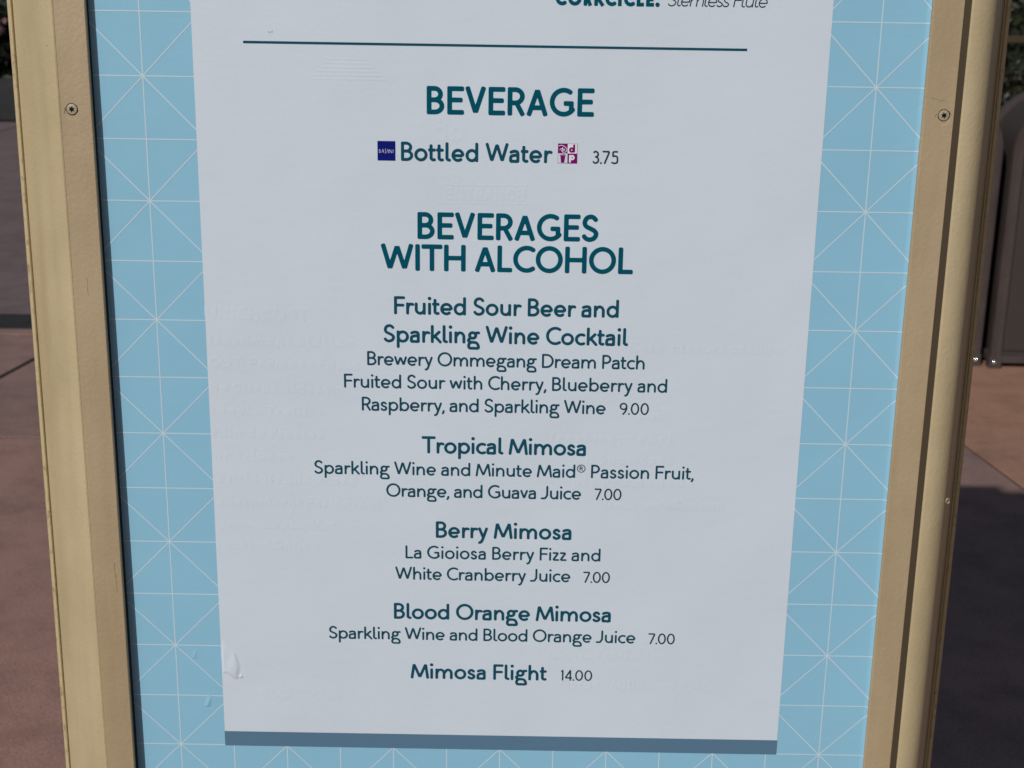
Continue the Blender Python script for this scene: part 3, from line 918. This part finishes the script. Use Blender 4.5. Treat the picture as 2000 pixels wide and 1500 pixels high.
# a small grey scuff near the top of the white panel
strokes_mesh("scuff", [[(0, .2), (.3, .05), (.42, 0)], [(.62, .22), (.74, .10), (.76, .3)]], .05, .00050, M_inkgrey, poster, (-.1655, .2665), .0034, .03, (-.2, 1.1, -.2, .6))

# ------------------------------------------------------------ litter bins
def make_bin(loc, rz, label):
    root = empty("litter_bin", loc, rz)
    tag(root, label, "litter bin", "litter bins behind the sign")
    W, D, H = .50, .40, 1.13
    r_ = W / 2 - .004
    zc = H - r_
    def arch(inset, n=20):
        a = W / 2 - inset
        p = [(-a, .05)]
        for i in range(n + 1):
            t = PI - PI * i / n
            p.append((a * math.cos(t), zc + (r_ - inset) * math.sin(t)))
        p.append((a, .05))
        return p
    b_ = MB().loft([[(x, y, z) for x, z in arch(.022)] for y in (.012, D - .012)])
    b_.build("body", M_binpanel, root, smooth=True)
    for y0, y1 in ((0, .034), (D - .034, D)):          # arched frames front and back
        o_, i_2 = arch(0), arch(.042)
        m_ = MB(); n = len(o_)
        for y in (y0, y1):
            m_.v += [(x, y, z) for x, z in o_] + [(x, y, z) for x, z in i_2]
        for i in range(n - 1):
            m_.f += [[i, i + 1, n + i + 1, n + i], [2 * n + i, 3 * n + i, 3 * n + i + 1, 2 * n + i + 1],
                     [i, 2 * n + i, 2 * n + i + 1, i + 1], [n + i, n + i + 1, 3 * n + i + 1, 3 * n + i]]
        m_.f += [[0, n, 3 * n, 2 * n], [n - 1, 3 * n - 1, 4 * n - 1, 2 * n - 1]]
        fr = m_.build("arched_frame", M_bin, root, smooth=True)
        if y0 == 0:
            # raised bead round the arch
            tb = MB(); secs = []
            for (x, z), (x2, z2) in zip(arch(.006), arch(.012)):
                secs.append([(x, y0 - .004, z), (x2, y0 - .004, z2), (x2, y0 + .002, z2), (x, y0 + .002, z)])
            tb.loft(secs).build("bead", M_bin, fr, smooth=True)
            base_m = None
            for s in (-1, 1):
                for k in range(9):
                    z = .075 + .108 * k
                    if z > zc: continue
                    px_ = s * (W / 2 - .020)
                    if base_m is None:
                        q = MB(); K = 10
                        q.loft([[(.0052 * c * math.cos(2 * PI * i / K), -d, .0052 * c * math.sin(2 * PI * i / K)) for i in range(K)] for c, d in ((1, 0), (.85, .002), (.45, .0032), (.05, .0035))], caps=False)
                        rv = q.build("rivet", M_bin, fr, smooth=True); base_m = rv.data
                    else:
                        rv = link("rivet", base_m, None, fr)
                    rv.location = (px_, y0 - .0002, z)
    # door and upper flap panels
    MB().box(-W / 2 + .048, W / 2 - .048, -.001 + .006, .014, .075, .790).build("door_panel", M_binpanel, root, bevel=.003)
    MB().box(-W / 2 + .048, W / 2 - .048, -.001 + .004, .014, .802, .885).build("flap_panel", M_bin, root, bevel=.003)
    MB().box(-.13, .13, .006, .016, .91, 1.03).build("opening", M_black, root, bevel=.003)
    MB().box(-W / 2, W / 2, .004, D, .022, .052).build("base_rail", M_bin, root, bevel=.002)
    for s in (-1, 1):
        for yy_ in (.0, D - .05):
            x0, x1 = sorted((s * (W / 2 + .004), s * (W / 2 - .046)))
            ft = MB().box(x0, x1, yy_ - .004, yy_ + .05, 0.0, .050).build("foot_plate", M_bin, root, bevel=.002)
            if yy_ == 0:
                q = MB(); K = 12
                cx, cz = s * (W / 2 - .016), .026
                q.loft([[(cx + rr * math.cos(2 * PI * i / K), -.004 - d, cz + rr * math.sin(2 * PI * i / K)) for i in range(K)] for rr, d in ((.0085, 0), (.0085, .004), (.006, .006), (.001, .0062))], caps=False)
                q.build("bolt", M_bolt, ft, smooth=True)
    return root
make_bin((2.232, 4.590, 0), R(-1.5), "brown arched metal litter bin farther right with its riveted corner in view")
make_bin((1.700, 4.640, 0), R(-1.5), "brown metal litter bin mostly hidden behind the sign's right post")

# ------------------------------------------------------------ planting and far things
def leaf_cloud(n, sampler, size, seed):
    r_ = np.random.default_rng(seed)
    P = sampler(r_, n)
    n = len(P)
    d = r_.normal(size=(n, 3)); d /= np.linalg.norm(d, axis=1)[:, None]
    e = np.cross(d, r_.normal(size=(n, 3))); e /= np.linalg.norm(e, axis=1)[:, None]
    s = size * r_.uniform(.6, 1.35, size=(n, 1))
    nrm = np.cross(d, e)
    v = np.stack([P - d * s, P + e * s * .42 + nrm * s * .12, P + d * s, P - e * s * .42 + nrm * s * .12], 1).reshape(-1, 3)
    me = bpy.data.meshes.new("foliage")
    me.vertices.add(len(v)); me.vertices.foreach_set("co", v.ravel())
    me.loops.add(n * 4); me.loops.foreach_set("vertex_index", np.arange(n * 4, dtype=np.int32))
    me.polygons.add(n); me.polygons.foreach_set("loop_start", np.arange(0, n * 4, 4, dtype=np.int32))
    me.polygons.foreach_set("loop_total", np.full(n, 4, dtype=np.int32))
    me.update(calc_edges=True)
    return me
def clumps(cx, cy, cz, rx, ry, rz, k, cr_):
    def f(r_, n):
        c = r_.normal(size=(k, 3)); c /= np.linalg.norm(c, axis=1)[:, None]
        c *= r_.uniform(.35, 1, size=(k, 1)) ** .5
        c = c * np.array([rx, ry, rz]) + np.array([cx, cy, cz])
        i = r_.integers(0, k, n)
        rad = cr_ * r_.uniform(.6, 1.3, k)
        p = r_.normal(size=(n, 3)); p /= np.linalg.norm(p, axis=1)[:, None]
        p *= r_.uniform(0, 1, size=(n, 1)) ** .45
        return c[i] + p * rad[i][:, None]
    return f
def shrub(x, y, rx, rz, label, mat, n, leaf, seed, group, name="shrub", cat="shrub", cz=None):
    root = empty(name, (x, y, 0)); tag(root, label, cat, group)
    cz = rz * 1.02 if cz is None else cz
    f = link("foliage", leaf_cloud(n, clumps(0, 0, cz, rx, rx * .8, rz * .92, 26, rx * .34), leaf, seed), mat, root)
    f["kind"] = "stuff"
    st = MB()
    for k in range(4):
        a = k * 1.6 + seed; dx, dy = .35 * rx * math.cos(a), .3 * rx * math.sin(a)
        ring0 = [(.012 * math.cos(t), .012 * math.sin(t), 0) for t in (0, 1.57, 3.14, 4.71)]
        ring1 = [(dx + .006 * math.cos(t), dy + .006 * math.sin(t), cz) for t in (0, 1.57, 3.14, 4.71)]
        st.loft([ring0, ring1])
    st.build("stem", M_bark, root)
    return root
bed = MB().box(1.2, 7.5, 5.9, 8.2, -.02, .06).build("planting_bed", M_earth); tag(bed, kind="structure")
for i, (x, y, rx, rz, lab) in enumerate([
        (1.95, 6.35, .42, .50, "loose shrub with reddish tips just left of the litter bin pair"),
        (2.62, 6.45, .46, .54, "leafy shrub showing between sign post and right bin"),
        (3.35, 6.40, .46, .52, "leafy shrub behind the right litter bin"),
        (4.15, 6.55, .48, .52, "rounded leafy shrub beyond the bins, far right of the bed"),
        (2.30, 7.25, .50, .56, "back row shrub nearest the ochre rail's left end"),
        (3.20, 7.35, .52, .57, "back row shrub under the middle of the ochre rail")]):
    shrub(x, y, rx, rz, lab, M_leaf, 5200, .026, 40 + i, "shrubs in the bed behind the bins")

rail = empty("rail_fence", (3.6, 9.2, 0)); tag(rail, "dull ochre wooden rail with posts behind the right-hand planting", "fence")
MB().box(-2.6, 3.6, -.03, .03, 1.165, 1.215).build("rail", M_rail, rail, bevel=.004)
MB().box(-2.6, 3.6, -.025, .025, .52, .57).build("rail", M_rail, rail, bevel=.004)
for k in range(5): MB().box(-2.6 + 1.5 * k, -2.52 + 1.5 * k, -.04, .04, 0, 1.162).build("post", M_rail, rail, bevel=.004)

# far planter and hedge
pl = MB().box(-16, 16, 14.35, 14.6, 0, .44); w_ = pl.build("planter_wall", M_charcoal, None, bevel=.01)  # dark wall colour stands in for shade at the hedge's foot
tag(w_, "low planter wall at the far plaza end, darkened for shade below the hedge", "wall")
soil = MB().box(-16, 16, 14.6, 18, -.02, .38).build("soil_bed", M_earth); tag(soil, kind="structure")
def boxy(r_, n, x0=-16, x1=16, y0=14.7, y1=16.6, z0=.35, z1=1.9):
    p = np.stack([r_.uniform(x0, x1, n), r_.uniform(y0, y1, n), r_.uniform(z0, z1, n)], 1)
    k = np.sin(p[:, 0] * 2.3) * .18 + np.sin(p[:, 0] * 5.1 + 1) * .12
    p[:, 2] = np.minimum(p[:, 2], z1 - .1 + k + r_.normal(size=n) * .08)
    p[:, 1] += k * .5
    return p
hd = empty("hedge", (0, 0, 0)); tag(hd, "long dark hedge growing in the far planter", "hedge")
f = link("foliage", leaf_cloud(60000, boxy, .07, 3), M_leafdark, hd); f["kind"] = "stuff"
core = MB().box(-16, 16, 15.1, 16.4, .3, 1.5).build("hedge_core", M_leafdark, hd)
fl = empty("flowering_shrub", (-5.7, 14.9, .38)); tag(fl, "dusky pink flowering shrub in the far planter, left of the sign", "shrub")
f = link("foliage", leaf_cloud(2600, clumps(0, 0, .42, .7, .25, .34, 20, .16), .05, 5), M_leafdark, fl); f["kind"] = "stuff"
f = link("blossom", leaf_cloud(420, clumps(0, -.25, .42, .7, .2, .26, 16, .10), .035, 6), M_flower, fl); f["kind"] = "stuff"

def tree(x, y, h, cr_, label, seed):
    root = empty("tree", (x, y, 0)); tag(root, label, "tree", "trees behind the far hedge")
    t = MB(); secs = []
    rr = random.Random(seed)
    for k in range(9):
        s = k / 8; z = s * h * .62; r_ = .17 * (1 - .55 * s) + (.07 if k == 0 else 0)
        ox, oy = .12 * math.sin(seed + s * 3), .1 * math.cos(seed * 2 + s * 2.5)
        secs.append([(ox + r_ * math.cos(a), oy + r_ * math.sin(a), z) for a in [i * PI / 5 for i in range(10)]])
    t.loft(secs)
    for k in range(6):
        a = rr.uniform(0, 2 * PI); z0 = h * rr.uniform(.35, .55); z1 = h * rr.uniform(.65, .9); d = cr_ * rr.uniform(.4, .75)
        r0 = [(.05 * math.cos(b_), .05 * math.sin(b_), z0) for b_ in (0, 1.26, 2.5, 3.77, 5.03)]
        r1 = [(d * math.cos(a) + .015 * math.cos(b_), d * math.sin(a) + .015 * math.sin(b_), z1) for b_ in (0, 1.26, 2.5, 3.77, 5.03)]
        t.loft([r0, r1])
    t.build("trunk", M_bark, root, smooth=True)
    c = link("crown", leaf_cloud(15000, clumps(0, 0, h * .74, cr_, cr_, h * .24, 42, cr_ * .3), .10, seed), M_leafdark, root); c["kind"] = "stuff"
for i, (x, y, h, c, lab) in enumerate([(-9.5, 17.5, 6.2, 2.1, "leafy tree at the far left behind the hedge"), (-5.2, 18.6, 7.0, 2.3, "tall leafy tree behind the pink flowering shrub"),
        (-.6, 17.8, 6.4, 2.2, "leafy tree straight behind the menu sign"), (3.9, 18.4, 7.2, 2.4, "leafy tree behind the ochre rail"), (8.6, 17.2, 6.0, 2.1, "leafy tree at the far right behind the hedge")]):
    tree(x, y, h, c, lab, 70 + i)
